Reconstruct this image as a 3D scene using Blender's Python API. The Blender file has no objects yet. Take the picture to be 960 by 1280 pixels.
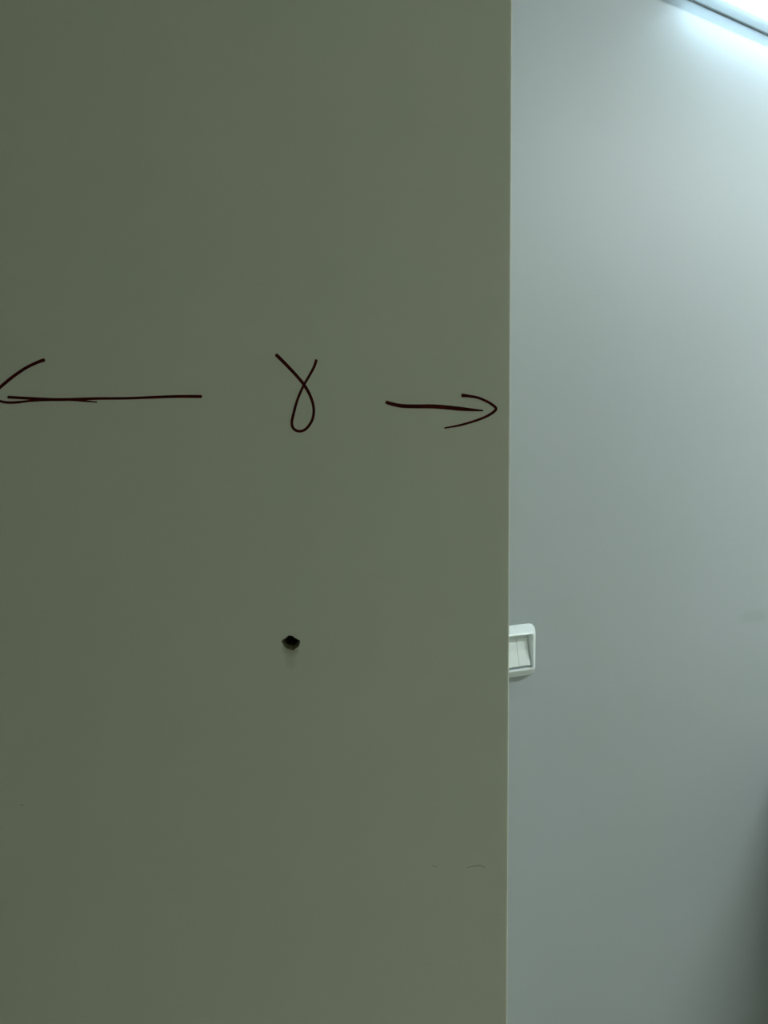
import bpy, bmesh, math, random
from mathutils import Vector, Matrix

# ------------------------------------------------------------------ camera
W, H, F = 960, 1280, 1000.0            # image size and focal length in pixels
CAM = Vector((0.0, 0.0, 1.47))
PITCH = math.radians(-1.75)
sc = bpy.context.scene
cd = bpy.data.cameras.new('camera')
cam = bpy.data.objects.new('camera', cd)
sc.collection.objects.link(cam)
cam.location = CAM
cam.rotation_euler = (math.radians(90) + PITCH, 0, 0)
cd.sensor_fit = 'HORIZONTAL'
cd.sensor_width = 36.0
cd.lens = 36.0 * F / W
cd.clip_start = 0.02
sc.camera = cam

# ------------------------------------------------------------------ world, exposure
wd = bpy.data.worlds.new('world')
sc.world = wd
wd.use_nodes = True
wd.node_tree.nodes['Background'].inputs[0].default_value = (0.5, 0.55, 0.5, 1)
wd.node_tree.nodes['Background'].inputs[1].default_value = 0.0
vs = sc.view_settings
vs.view_transform = 'Standard'
vs.look = 'None'
vs.gamma = 1.0
vs.use_curve_mapping = False
vs.exposure = 0.0
TUBE_POWER = 13.0                         # wall lamp diffuser
CEIL_POWER = 178.0                         # ceiling lamp diffuser
TUBE_COL = (0.62, 0.85, 1.0)
CEIL_COL = (0.86, 0.96, 0.96)


# ------------------------------------------------------------------ helpers
def ray(px, py):
    d = Vector(((px - W / 2) / F, 1.0, -(py - H / 2) / F))
    return Matrix.Rotation(PITCH, 3, 'X') @ d


def hit(px, py, p0, n):
    d = ray(px, py)
    return CAM + d * ((p0 - CAM).dot(n) / d.dot(n))


def link(name, me, m=None, parent=None):
    o = bpy.data.objects.new(name, me)
    sc.collection.objects.link(o)
    if m is not None:
        me.materials.append(m)
    if parent is not None:
        o.parent = parent
    return o


def mesh_of(name, bm, smooth=False):
    me = bpy.data.meshes.new(name)
    bmesh.ops.recalc_face_normals(bm, faces=bm.faces)
    bm.to_mesh(me)
    bm.free()
    if smooth:
        for p in me.polygons:
            p.use_smooth = True
    return me


def prism_bm(foot, z0, z1):
    bm = bmesh.new()
    lo = [bm.verts.new((p[0], p[1], z0)) for p in foot]
    hi = [bm.verts.new((p[0], p[1], z1)) for p in foot]
    bm.faces.new(lo)
    bm.faces.new(hi)
    n = len(foot)
    for i in range(n):
        bm.faces.new((lo[i], lo[(i + 1) % n], hi[(i + 1) % n], hi[i]))
    return bm


def struct(o):
    o['kind'] = 'structure'
    return o


def tag(o, label, cat, group=None):
    o['label'] = label
    o['category'] = cat
    if group:
        o['group'] = group
    return o


def empty(name, loc):
    o = bpy.data.objects.new(name, None)
    sc.collection.objects.link(o)
    o.location = loc
    o.empty_display_size = 0.05
    return o


def mat(name, col, rough=0.6, spec=0.3, noise=None, bump=0.0, bump_scale=300.0, emit=None, stains=()):
    """procedural paint: base colour, faint blotches, fine relief, stains = (centre, radii, colour, amount)"""
    m = bpy.data.materials.new(name)
    m.use_nodes = True
    nt = m.node_tree
    b = nt.nodes['Principled BSDF']
    b.inputs['Roughness'].default_value = rough
    b.inputs['Specular IOR Level'].default_value = spec
    b.inputs['Base Color'].default_value = (*col, 1)
    tc = nt.nodes.new('ShaderNodeTexCoord')
    out = None
    if noise:
        scale, c2, amt = noise
        nz = nt.nodes.new('ShaderNodeTexNoise')
        nz.inputs['Scale'].default_value = scale
        nz.inputs['Detail'].default_value = 5
        nz.inputs['Roughness'].default_value = 0.6
        nt.links.new(tc.outputs['Object'], nz.inputs['Vector'])
        mr = nt.nodes.new('ShaderNodeMapRange')
        mr.inputs[1].default_value = 0.35
        mr.inputs[2].default_value = 0.68
        mr.inputs[4].default_value = amt
        nt.links.new(nz.outputs['Fac'], mr.inputs[0])
        mx = nt.nodes.new('ShaderNodeMix')
        mx.data_type = 'RGBA'
        mx.inputs[6].default_value = (*col, 1)
        mx.inputs[7].default_value = (*c2, 1)
        nt.links.new(mr.outputs[0], mx.inputs[0])
        out = mx.outputs[2]
    for (c, ax_u, ax_v, ru, rv, scol, amt) in stains:
        sub = nt.nodes.new('ShaderNodeVectorMath'); sub.operation = 'SUBTRACT'
        nt.links.new(tc.outputs['Object'], sub.inputs[0])
        sub.inputs[1].default_value = c
        wob = nt.nodes.new('ShaderNodeTexNoise')
        wob.inputs['Scale'].default_value = 0.55 / max(rv, 0.004)
        wob.inputs['Detail'].default_value = 3
        nt.links.new(sub.outputs[0], wob.inputs['Vector'])
        sq = []
        for axv, r in ((ax_u, ru), (ax_v, rv)):
            dt = nt.nodes.new('ShaderNodeVectorMath'); dt.operation = 'DOT_PRODUCT'
            nt.links.new(sub.outputs[0], dt.inputs[0])
            dt.inputs[1].default_value = Vector(axv) / r
            pw = nt.nodes.new('ShaderNodeMath'); pw.operation = 'MULTIPLY'
            nt.links.new(dt.outputs['Value'], pw.inputs[0])
            nt.links.new(dt.outputs['Value'], pw.inputs[1])
            sq.append(pw)
        ad = nt.nodes.new('ShaderNodeMath'); ad.operation = 'ADD'
        nt.links.new(sq[0].outputs[0], ad.inputs[0])
        nt.links.new(sq[1].outputs[0], ad.inputs[1])
        ml = nt.nodes.new('ShaderNodeMath'); ml.operation = 'MULTIPLY_ADD'
        nt.links.new(wob.outputs['Fac'], ml.inputs[0])
        ml.inputs[1].default_value = 1.2
        nt.links.new(ad.outputs[0], ml.inputs[2])
        mr = nt.nodes.new('ShaderNodeMapRange')
        mr.interpolation_type = 'SMOOTHSTEP'
        mr.inputs[1].default_value = 0.45
        mr.inputs[2].default_value = 1.5
        mr.inputs[3].default_value = amt
        mr.inputs[4].default_value = 0.0
        nt.links.new(ml.outputs[0], mr.inputs[0])
        mx = nt.nodes.new('ShaderNodeMix')
        mx.data_type = 'RGBA'
        nt.links.new(mr.outputs[0], mx.inputs[0])
        if out is not None:
            nt.links.new(out, mx.inputs[6])
        else:
            mx.inputs[6].default_value = (*col, 1)
        mx.inputs[7].default_value = (*scol, 1)
        out = mx.outputs[2]
    if out is not None:
        nt.links.new(out, b.inputs['Base Color'])
    if bump:
        nb = nt.nodes.new('ShaderNodeTexNoise')
        nb.inputs['Scale'].default_value = bump_scale
        nb.inputs['Detail'].default_value = 3
        nt.links.new(tc.outputs['Object'], nb.inputs['Vector'])
        bp = nt.nodes.new('ShaderNodeBump')
        bp.inputs['Strength'].default_value = bump
        bp.inputs['Distance'].default_value = 0.001
        nt.links.new(nb.outputs['Fac'], bp.inputs['Height'])
        nt.links.new(bp.outputs[0], b.inputs['Normal'])
    if emit:
        b.inputs['Emission Color'].default_value = (*emit[0], 1)
        b.inputs['Emission Strength'].default_value = emit[1]
    return m


# ------------------------------------------------------------------ frames of the two walls
UP = Vector((0, 0, 1))
A = math.radians(60)                                  # pale wall runs 60 degrees off the view axis
D = Vector((math.sin(A), math.cos(A), 0))             # along the pale wall, away from the pier
N = Vector((math.cos(A), -math.sin(A), 0))            # out of the pale wall, into the room
P0 = Vector((*(ray(650, 810) * 1.25).xy, 0))          # switch centre on the wall, from its 45 mm rockers


def SQ(s, q, z=0.0):
    return P0 + D * s + N * q + UP * z


def on_lit(px, py):
    return hit(px, py, P0, N)


YAW = math.radians(-3)
D2 = Vector((math.cos(YAW), math.sin(YAW), 0))        # along the written-on wall face
N2 = Vector((math.sin(YAW), -math.cos(YAW), 0))
E0 = Vector((*(ray(639, 611) * 0.95).xy, 0))          # free corner of that wall


def on_dark(px, py, off=0.0):
    return hit(px, py, E0 + N2 * off, N2)


CEIL = 2.6
LAMP_S, LAMP_Q = 0.80, 1.10                           # ceiling lamp: start along and distance from the pale wall
S0, S1, Q1 = -2.6, 3.0, 3.2

# ------------------------------------------------------------------ materials
c_st = on_lit(943, 771)
hole_c = on_dark(363, 812)
M_lit = mat('pale_wall_paint', (0.40, 0.436, 0.46), 0.5, 0.35, (3.0, (0.39, 0.43, 0.435), 0.8), 0.05, 260,
            stains=((c_st, D, UP, 0.055, 0.018, (0.29, 0.35, 0.31), 0.4),))
M_dark = mat('cream_wall_paint', (0.72, 0.73, 0.655), 0.55, 0.3, (4.0, (0.68, 0.72, 0.64), 0.8), 0.05, 260,
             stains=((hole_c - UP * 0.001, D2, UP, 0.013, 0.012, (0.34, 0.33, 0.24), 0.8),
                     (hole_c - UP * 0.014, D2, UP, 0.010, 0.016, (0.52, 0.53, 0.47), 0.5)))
M_room = mat('room_wall_paint', (0.66, 0.66, 0.54), 0.6, 0.3, (2.0, (0.6, 0.62, 0.5), 0.6), 0.05, 200)
M_ceil = mat('ceiling_paint', (0.75, 0.76, 0.72), 0.7, 0.2, (2.0, (0.7, 0.72, 0.68), 0.5), 0.05, 200)
M_floor = mat('floor_stone', (0.60, 0.56, 0.47), 0.45, 0.4, (9.0, (0.52, 0.49, 0.41), 0.8), 0.05, 120)
M_ink = mat('marker_ink', (0.085, 0.005, 0.004), 0.7, 0.1, (160.0, (0.022, 0.003, 0.003), 0.9))
M_scuff = mat('scuff', (0.47, 0.47, 0.40), 0.7, 0.2, (200.0, (0.56, 0.56, 0.49), 0.8))
M_chip = mat('broken_plaster', (0.16, 0.155, 0.085), 0.9, 0.1, (180.0, (0.30, 0.29, 0.20), 0.9), 0.6, 400)
M_plate = mat('white_switch_plastic', (0.86, 0.92, 0.93), 0.35, 0.5, (60.0, (0.83, 0.89, 0.9), 0.5))
M_mark = mat('switch_mark', (0.35, 0.4, 0.42), 0.5, 0.3, (60.0, (0.4, 0.45, 0.47), 0.5))
M_house = mat('lamp_aluminium', (0.80, 0.88, 0.92), 0.35, 0.5, (40.0, (0.76, 0.85, 0.9), 0.5))
M_back = mat('lamp_back_plate', (0.42, 0.46, 0.48), 0.5, 0.4, (40.0, (0.46, 0.5, 0.52), 0.5))
M_cap = mat('lamp_end_cap', (0.7, 0.74, 0.76), 0.4, 0.4, (40.0, (0.66, 0.7, 0.72), 0.5))
M_tube = mat('lamp_diffuser', (0.9, 0.95, 0.95), 0.4, 0.3, emit=(TUBE_COL, TUBE_POWER))
M_ceil_tube = mat('ceiling_lamp_diffuser', (0.9, 0.95, 0.95), 0.4, 0.3, emit=(CEIL_COL, CEIL_POWER))
M_shade_cab = mat('shade_cabinet_finish', (0.012, 0.02, 0.015), 0.5, 0.4, (30.0, (0.018, 0.026, 0.02), 0.5))  # near-black finish of the unseen cupboard added for its shade

# ------------------------------------------------------------------ the room shell
T = 0.12


def slab(name, corners, z0, z1, m):
    return struct(link(name, mesh_of(name, prism_bm(corners, z0, z1)), m))


def rect(s0, s1, q0, q1):
    return [SQ(s0, q0), SQ(s1, q0), SQ(s1, q1), SQ(s0, q1)]


qe = (E0 - P0).dot(N)                                  # the free corner in the pale wall's frame
se = (E0 - P0).dot(D)
L0 = E0 - D2 * 2.3                                     # far end of the written-on wall
L1 = L0 + N2 * 3.0
B1 = SQ(S1, Q1)
BACK_N = (B1 - L1).normalized().cross(UP)              # out of the room behind the camera
OUT = [L0 - D2 * T - N2 * 0.4, L1 - D2 * T + BACK_N * T * 1.5, B1 + D * T + BACK_N * T * 1.5, SQ(S1 + T, -T), SQ(se, -T - 0.2)]
slab('floor', OUT, -0.1, 0.0, M_floor)
slab('ceiling', OUT, CEIL, CEIL + 0.1, M_ceil)
wall_right = slab('wall_right', rect(se, S1 + T, -T, 0), 0, CEIL, M_lit)
slab('wall_back', [L1, B1, B1 + BACK_N * T, L1 + BACK_N * T], 0, CEIL, M_room)
slab('wall_far_right', rect(S1, S1 + T, 0, Q1), 0, CEIL, M_room)
slab('wall_far_left', [L0, L1, L1 - D2 * T, L0 - D2 * T], 0, CEIL, M_room)

# ---- the written-on wall: a solid pier whose free corner hides part of the switch
Fp = SQ(se, 0)
Lb = [SQ(se, -T), E0 - N2 * 0.35 - D2 * 0.25, L0 - N2 * 0.35]

HOLE_PX = [(351.8, 801.5), (353.5, 799.2), (356.8, 798), (360.6, 794.2), (365.6, 794.8), (368.6, 797.4), (372.4, 799.2), (375.2, 800.6),
           (374.8, 805), (373.2, 808.2), (369.8, 810.6), (366.2, 813.2), (361.5, 811.6), (357.8, 810.4), (354.4, 807.2)]
R = 0.004
corner = []                                             # rounded plaster arris
side_dir = (Fp - E0).normalized()
for k in range(5):
    t = k / 4
    a = E0 - D2 * R
    b = E0 + side_dir * R
    p = a * (1 - t) ** 2 + E0 * (2 * t * (1 - t)) + b * t * t
    corner.append(p)
bm = bmesh.new()
foot = [L0] + corner + [Fp] + Lb
lo = [bm.verts.new((p.x, p.y, 0)) for p in foot]
hi = [bm.verts.new((p.x, p.y, CEIL)) for p in foot]
bm.faces.new(lo)
bm.faces.new(hi)
n = len(foot)
for i in range(1, n):
    bm.faces.new((lo[i], lo[(i + 1) % n], hi[(i + 1) % n], hi[i]))
hv = [bm.verts.new(on_dark(x, y)) for x, y in HOLE_PX]
edges = []
ring = [lo[0], lo[1], hi[1], hi[0]]
for loop in (ring, hv):
    for i in range(len(loop)):
        pr = (loop[i], loop[(i + 1) % len(loop)])
        e = bm.edges.get(pr) or bm.edges.new(pr)
        edges.append(e)
bmesh.ops.triangle_fill(bm, use_beauty=True, use_dissolve=False, edges=edges, normal=N2)
pier = struct(link('wall_left', mesh_of('wall_left', bm), M_dark))

# ---- knocked hole in the plaster: a shallow broken bowl with a deep dark core
random.seed(4)
cx, cy = 363.0, 801.5


def ring_pts(fac, depth, shift=(0, 0), jit=0.0):
    pts = []
    for x, y in HOLE_PX:
        qx = cx + shift[0] + (x - cx) * fac + random.uniform(-jit, jit)
        qy = cy + shift[1] + (y - cy) * fac + random.uniform(-jit, jit)
        pts.append(on_dark(qx, qy) - N2 * (depth + random.uniform(0, jit) * 0.0005))
    return pts


bm = bmesh.new()
rings = []
for k, (fac, dep, sh, j) in enumerate(((1.0, 0.0, (0, 0), 0), (0.93, 0.004, (-0.3, -0.4), 0.4), (0.80, 0.010, (-1.3, -1.3), 0.4),
                                       (0.95, 0.030, (-1.4, -1.5), 0.4), (1.1, 0.075, (-1.4, 0.0), 0.3), (0.5, 0.090, (-1.4, 0.0), 0.3))):
    rings.append([bm.verts.new(p) for p in ring_pts(fac, dep, sh, j)])
for a, b in zip(rings, rings[1:]):
    for i in range(len(a)):
        bm.faces.new((a[i], a[(i + 1) % len(a)], b[(i + 1) % len(a)], b[i]))
bm.faces.new(rings[-1])
me = mesh_of('hole', bm)
ho = link('hole', me, M_chip, pier)
ho['label'] = 'small dark hole broken into the plaster'
# loose crumbs of plaster hanging on the rim
for (x, y, r) in ((354.6, 797.2, 1.6), (353.0, 805.4, 1.3), (371.6, 797.6, 1.2), (370.6, 810.8, 1.3), (357.2, 810.4, 1.2)):
    c = on_dark(x, y, 0.0002)
    bm = bmesh.new()
    bmesh.ops.create_icosphere(bm, subdivisions=1, radius=r * 0.92 / F)
    for v in bm.verts:
        v.co = v.co * random.uniform(0.7, 1.25)
        v.co.y *= 0.7
    bmesh.ops.translate(bm, verts=bm.verts, vec=c)
    link('plaster_crumb', mesh_of('plaster_crumb', bm), M_dark, pier)


# ------------------------------------------------------------------ marker drawing
def smooth_path(pts, sub=8):
    """Catmull-Rom through (x, y, width)"""
    P = [pts[0]] + list(pts) + [pts[-1]]
    out = []
    for i in range(1, len(P) - 2):
        p0, p1, p2, p3 = (Vector(p) for p in P[i - 1:i + 3])
        for k in range(sub):
            t = k / sub
            out.append(0.5 * ((2 * p1) + (p2 - p0) * t + (2 * p0 - 5 * p1 + 4 * p2 - p3) * t * t
                              + (3 * p1 - p0 - 3 * p2 + p3) * t ** 3))
    out.append(Vector(pts[-1]))
    return out


def stroke(name, pts, parent, m=None, off=0.00025, thick=0.0002):
    path = smooth_path(pts)
    bm = bmesh.new()
    L, Rr = [], []
    n = len(path)
    # round ends: extend with shrinking width
    ext = []
    d0 = (path[0] - path[1]); d0.z = 0; d0.normalize()
    d1 = (path[-1] - path[-2]); d1.z = 0; d1.normalize()
    for a in (75, 50, 25):
        ext.append(Vector((*(path[0].xy + d0.xy * path[0].z * 0.5 * math.sin(math.radians(a))), path[0].z * math.cos(math.radians(a)))))
    tail = []
    for a in (25, 50, 75):
        tail.append(Vector((*(path[-1].xy + d1.xy * path[-1].z * 0.5 * math.sin(math.radians(a))), path[-1].z * math.cos(math.radians(a)))))
    path = ext + path + tail
    n = len(path)
    for i, p in enumerate(path):
        tdir = path[min(i + 1, n - 1)].xy - path[max(i - 1, 0)].xy
        tdir.normalize()
        nx, ny = -tdir.y, tdir.x
        w = p.z * 0.58
        L.append((p.x + nx * w, p.y + ny * w))
        Rr.append((p.x - nx * w, p.y - ny * w))
    top = [[bm.verts.new(on_dark(x, y, off)) for x, y in side] for side in (L, Rr)]
    bot = [[bm.verts.new(on_dark(x, y, off - thick)) for x, y in side] for side in (L, Rr)]
    for i in range(n - 1):
        bm.faces.new((top[0][i], top[0][i + 1], top[1][i + 1], top[1][i]))
        bm.faces.new((top[0][i], top[0][i + 1], bot[0][i + 1], bot[0][i]))
        bm.faces.new((top[1][i], top[1][i + 1], bot[1][i + 1], bot[1][i]))
    for i in (0, n - 1):
        bm.faces.new((top[0][i], top[1][i], bot[1][i], bot[0][i]))
    o = link(name, mesh_of(name, bm), m or M_ink)
    if parent is not None:
        o.parent = parent
        o.matrix_parent_inverse = parent.matrix_basis.inverted()
    return o


ar = empty('drawn_arrow', on_dark(130, 500))
tag(ar, 'dark red marker arrow with long thin shaft pointing away from the pale wall', 'arrow', 'marker drawing on the wall')
stroke('shaft', [(10.5, 496.4, 3.0), (30, 497.6, 3.2), (62, 499.3, 3.4), (85, 499.3, 3.2), (120, 498.2, 3.0), (160, 497.8, 2.8),
                 (200, 496.2, 3.0), (225, 495.5, 3.2), (251, 495.6, 3.4)], ar)
stroke('arrowhead', [(54.5, 450.2, 4.0), (47, 452.8, 3.6), (33, 459.5, 3.4), (18, 469.5, 3.6), (2, 482.5, 3.6), (-6, 490.5, 3.4), (-6, 497, 3.0),
                     (0, 501.2, 2.6), (8, 503, 2.8), (20, 503, 2.8), (36, 501.3, 2.4), (56, 500.1, 2.6), (85, 499.6, 2.6),
                     (105, 501.2, 2.0), (121, 502.6, 1.3)], ar, off=0.00032)

ar = empty('drawn_arrow', on_dark(550, 512))
tag(ar, 'short dark red marker arrow with open head pointing to the wall corner', 'arrow', 'marker drawing on the wall')
stroke('shaft', [(483.5, 503, 3.8), (492, 505.5, 4.0), (503, 507.5, 4.3), (520, 508, 4.4), (540, 508, 4.6), (556, 509, 4.6),
                 (575, 511, 4.4), (590, 512.3, 3.2), (603.5, 513.2, 1.6)], ar)
stroke('arrowhead', [(578.5, 494.3, 4.2), (584, 494.8, 3.2), (597, 497, 2.8), (609, 502, 2.8), (617.5, 507.5, 3.0), (620, 511, 3.0), (617, 515, 3.0),
                     (608, 520.5, 2.8), (594, 526, 2.6), (575, 531.5, 2.4), (556, 535, 1.6)], ar, off=0.00032)

g = stroke('drawn_letter', [(345.8, 444, 3.8), (352, 450, 3.8), (360, 458.2, 3.6), (371, 470, 3.4), (380, 481, 3.4), (387, 493, 3.2),
                            (391.2, 505, 3.0), (392.2, 515, 3.0), (390.2, 525, 3.0), (385, 533.5, 3.0), (379, 538.2, 3.0), (372, 538.8, 3.0),
                            (366.5, 535, 3.0), (364.8, 528, 3.0), (367, 517, 3.0), (371, 502, 2.8), (375.5, 490.5, 2.8), (380, 481, 2.8),
                            (387, 469, 2.8), (392.6, 458.5, 3.0), (395.3, 450.5, 3.0)], None)
tag(g, 'dark red marker Greek letter gamma drawn as a loop between two arrows', 'letter', 'marker drawing on the wall')

# faint scuffs in the paint
for pts in ([(584.5, 1084.5, 1.0), (590, 1083, 1.4), (596, 1082, 1.5), (602, 1082.2, 1.5), (605.5, 1084.5, 1.0)],
            [(25.5, 1006, 1.4), (28.5, 1006.4, 1.4)],
            [(540, 1082, 0.9), (546, 1083.5, 1.0)]):
    stroke('scuff', pts, pier, M_scuff, off=0.0002)


# ------------------------------------------------------------------ wall lamp
def bar(name, s0, s1, prof, base, along, out, up, m, parent, bev=0.0):
    """profile [(out, up)...] swept along the lamp"""
    bm = bmesh.new()
    a = [bm.verts.new(base + along * s0 + out * p + up * z) for p, z in prof]
    b = [bm.verts.new(base + along * s1 + out * p + up * z) for p, z in prof]
    bm.faces.new(a)
    bm.faces.new(b)
    k = len(prof)
    for i in range(k):
        bm.faces.new((a[i], a[(i + 1) % k], b[(i + 1) % k], b[i]))
    if bev:
        bmesh.ops.bevel(bm, geom=bm.edges[:], offset=bev, segments=2, affect='EDGES', profile=0.5)
    o = link(name, mesh_of(name, bm), m)
    if parent is not None:
        o.parent = parent
        o.matrix_parent_inverse = parent.matrix_basis.inverted()
    return o


def rectp(p0, p1, z0, z1):
    return [(p0, z0), (p1, z0), (p1, z1), (p0, z1)]


def strip_lamp(name, base, along, out, up, length, m_diff, label):
    r = empty(name, base)
    tag(r, label, 'lamp')
    bar('back_plate', 0.004, length - 0.004, rectp(0, 0.008, 0.003, 0.030), base, along, out, up, M_back, r)
    bar('housing', 0, length, [(0.008, 0.0), (0.035, 0.0), (0.038, 0.003), (0.038, 0.031), (0.035, 0.034), (0.008, 0.034)],
        base, along, out, up, M_house, r)
    dome = [(0.038, -0.003)]
    for k in range(13):
        a = -math.pi / 2 + math.pi * k / 12
        dome.append((0.044 + 0.020 * math.cos(a), 0.017 + 0.026 * math.sin(a)))
    dome.append((0.038, 0.037))
    bar('diffuser_offscreen' if name.endswith('_offscreen') else 'diffuser', 0.008, length - 0.008, dome, base, along, out, up, m_diff, r)
    capp = [(0.0375, -0.005)]
    for k in range(13):
        a = -math.pi / 2 + math.pi * k / 12
        capp.append((0.044 + 0.0215 * math.cos(a), 0.017 + 0.0275 * math.sin(a)))
    capp.append((0.0375, 0.039))
    bar('end_cap', -0.006, 0.008, capp, base, along, out, up, M_cap, r)
    bar('end_cap', length - 0.008, length + 0.006, capp, base, along, out, up, M_cap, r)
    for s in (length * 0.36, length - 0.18):
        bar('clip', s, s + 0.018, [(0.0, -0.0015), (0.036, -0.0015), (0.036, 0.0), (0.008, 0.0), (0.008, 0.004), (0.0, 0.004)], base, along, out, up, M_back, r)
    return r


lp = on_lit(908, 23)
l_end = on_lit(846, 23 - 62 * 0.452)
s_end = (l_end - P0).dot(D)
lamp_base = SQ(s_end, 0, lp.z)
strip_lamp('wall_lamp', lamp_base, D, N, UP, 1.17, M_tube,
           'bright white strip lamp fixed high on the pale wall')

# the room's other lamp, on the ceiling between pale wall and door side
strip_lamp('ceiling_lamp_offscreen', SQ(LAMP_S, LAMP_Q, CEIL), D, -UP, N, 1.17, M_ceil_tube,
           'white strip lamp fixed to the ceiling above the pale wall')

# ------------------------------------------------------------------ light switch
PW, PH, PT = 0.104, 0.081, 0.011
right_edge = on_lit(667.5, 811)
s_r = (right_edge - P0).dot(D)
zc = on_lit(655, 812).z
sw_base = SQ(s_r - PW / 2, 0, zc)
sw = empty('light_switch', sw_base)
tag(sw, 'white wall switch with rocker keys half hidden behind the wall corner', 'switch')


def rrect(w, h, r, k=5):
    pts = []
    for (sx, sy, a0) in ((1, 1, 0), (-1, 1, 90), (-1, -1, 180), (1, -1, 270)):
        for i in range(k + 1):
            a = math.radians(a0 + 90 * i / k)
            pts.append((sx * (w / 2 - r) + r * math.cos(a), sy * (h / 2 - r) + r * math.sin(a)))
    return pts


def loft(loops, base, close_last=True):
    bm = bmesh.new()
    vs_ = [[bm.verts.new(base + D * x + UP * z + N * p) for (x, z) in lp_] for (lp_, p) in loops]
    k = len(vs_[0])
    for a, b in zip(vs_, vs_[1:]):
        for i in range(k):
            bm.faces.new((a[i], a[(i + 1) % k], b[(i + 1) % k], b[i]))
    bm.faces.new(vs_[0])
    if close_last:
        bm.faces.new(vs_[-1])
    return bm


MW, MH = 0.0222, 0.046                                  # one key module
IW, IH = MW * 3 + 0.001, MH + 0.002
loops = [(rrect(PW, PH, 0.011), 0.0), (rrect(PW, PH, 0.011), 0.0015), (rrect(PW - 0.003, PH - 0.003, 0.0105), 0.0045),
         (rrect(PW - 0.012, PH - 0.012, 0.009), 0.0105), (rrect(PW - 0.021, PH - 0.021, 0.0075), 0.0150),
         (rrect(IW + 0.0075, IH + 0.0075, 0.005), 0.0166), (rrect(IW + 0.0055, IH + 0.0055, 0.0045), 0.0164),
         (rrect(IW + 0.002, IH + 0.002, 0.002), 0.0060), (rrect(IW, IH, 0.0015), 0.0030)]
fr = link('frame', mesh_of('frame', loft(loops, sw_base)), M_plate)
fr.parent = sw
fr.matrix_parent_inverse = sw.matrix_basis.inverted()
wl = bar('well', -IW / 2, IW / 2, rectp(0.0031, 0.0036, -IH / 2, IH / 2), sw_base, D, N, UP, M_plate, sw)
for k in (-1, 0, 1):
    c = k * MW
    tilt = 1 if k != 0 else 1
    prof = [(0.0036, -MH / 2 + 0.0006), (0.0136, -MH / 2 + 0.0008), (0.0142, -MH / 2 + 0.0022), (0.0085, 0.002),
            (0.0066, MH / 2 - 0.0030), (0.0055, MH / 2 - 0.0022), (0.0036, MH / 2 - 0.0022)]
    key = bar('rocker_key', c - MW / 2 + 0.0005, c + MW / 2 - 0.0005, prof, sw_base, D, N, UP, M_plate, sw)
    bar('key_mark', c - 0.003, c + 0.003, [(0.0120, -MH / 2 + 0.0076), (0.0128, -MH / 2 + 0.0076), (0.0124, -MH / 2 + 0.0090), (0.0116, -MH / 2 + 0.0090)],
        sw_base, D, N, UP, M_mark, sw)

# ------------------------------------------------------------------ dark cabinet out of view, put in to darken the pale wall's lower right
bp = on_lit(957, 1278)
s_b = (bp - P0).dot(D)
CW, CD, CH = 0.60, 0.36, 0.98
cab_base = SQ(s_b + 0.06, 0.004, 0)
cab = empty('shade_cabinet', cab_base)
tag(cab, 'dark cabinet out of view, added to shade the lower right of the pale wall', 'shade_cabinet')
bar('body', 0, CW, rectp(0, CD - 0.02, 0.06, CH - 0.025), cab_base, D, N, UP, M_shade_cab, cab, 0.002)
bar('top', -0.002, CW + 0.002, rectp(0, CD + 0.01, CH - 0.025, CH), cab_base, D, N, UP, M_shade_cab, cab, 0.002)
bar('plinth', 0.02, CW - 0.02, rectp(0.01, CD - 0.05, 0.0, 0.06), cab_base, D, N, UP, M_shade_cab, cab)
for k in (0, 1):
    a0 = 0.003 + k * CW / 2
    dr = bar('door', a0, a0 + CW / 2 - 0.006, rectp(CD - 0.02, CD, 0.065, CH - 0.03), cab_base, D, N, UP, M_shade_cab, cab, 0.002)
    hs = CW / 2 - 0.035 if k == 0 else CW / 2 + 0.023
    h = bar('handle', hs, hs + 0.012, rectp(CD, CD + 0.022, 0.56, 0.70), cab_base, D, N, UP, M_house, None, 0.003)
    h.parent = dr
    h.matrix_parent_inverse = dr.matrix_world.inverted()
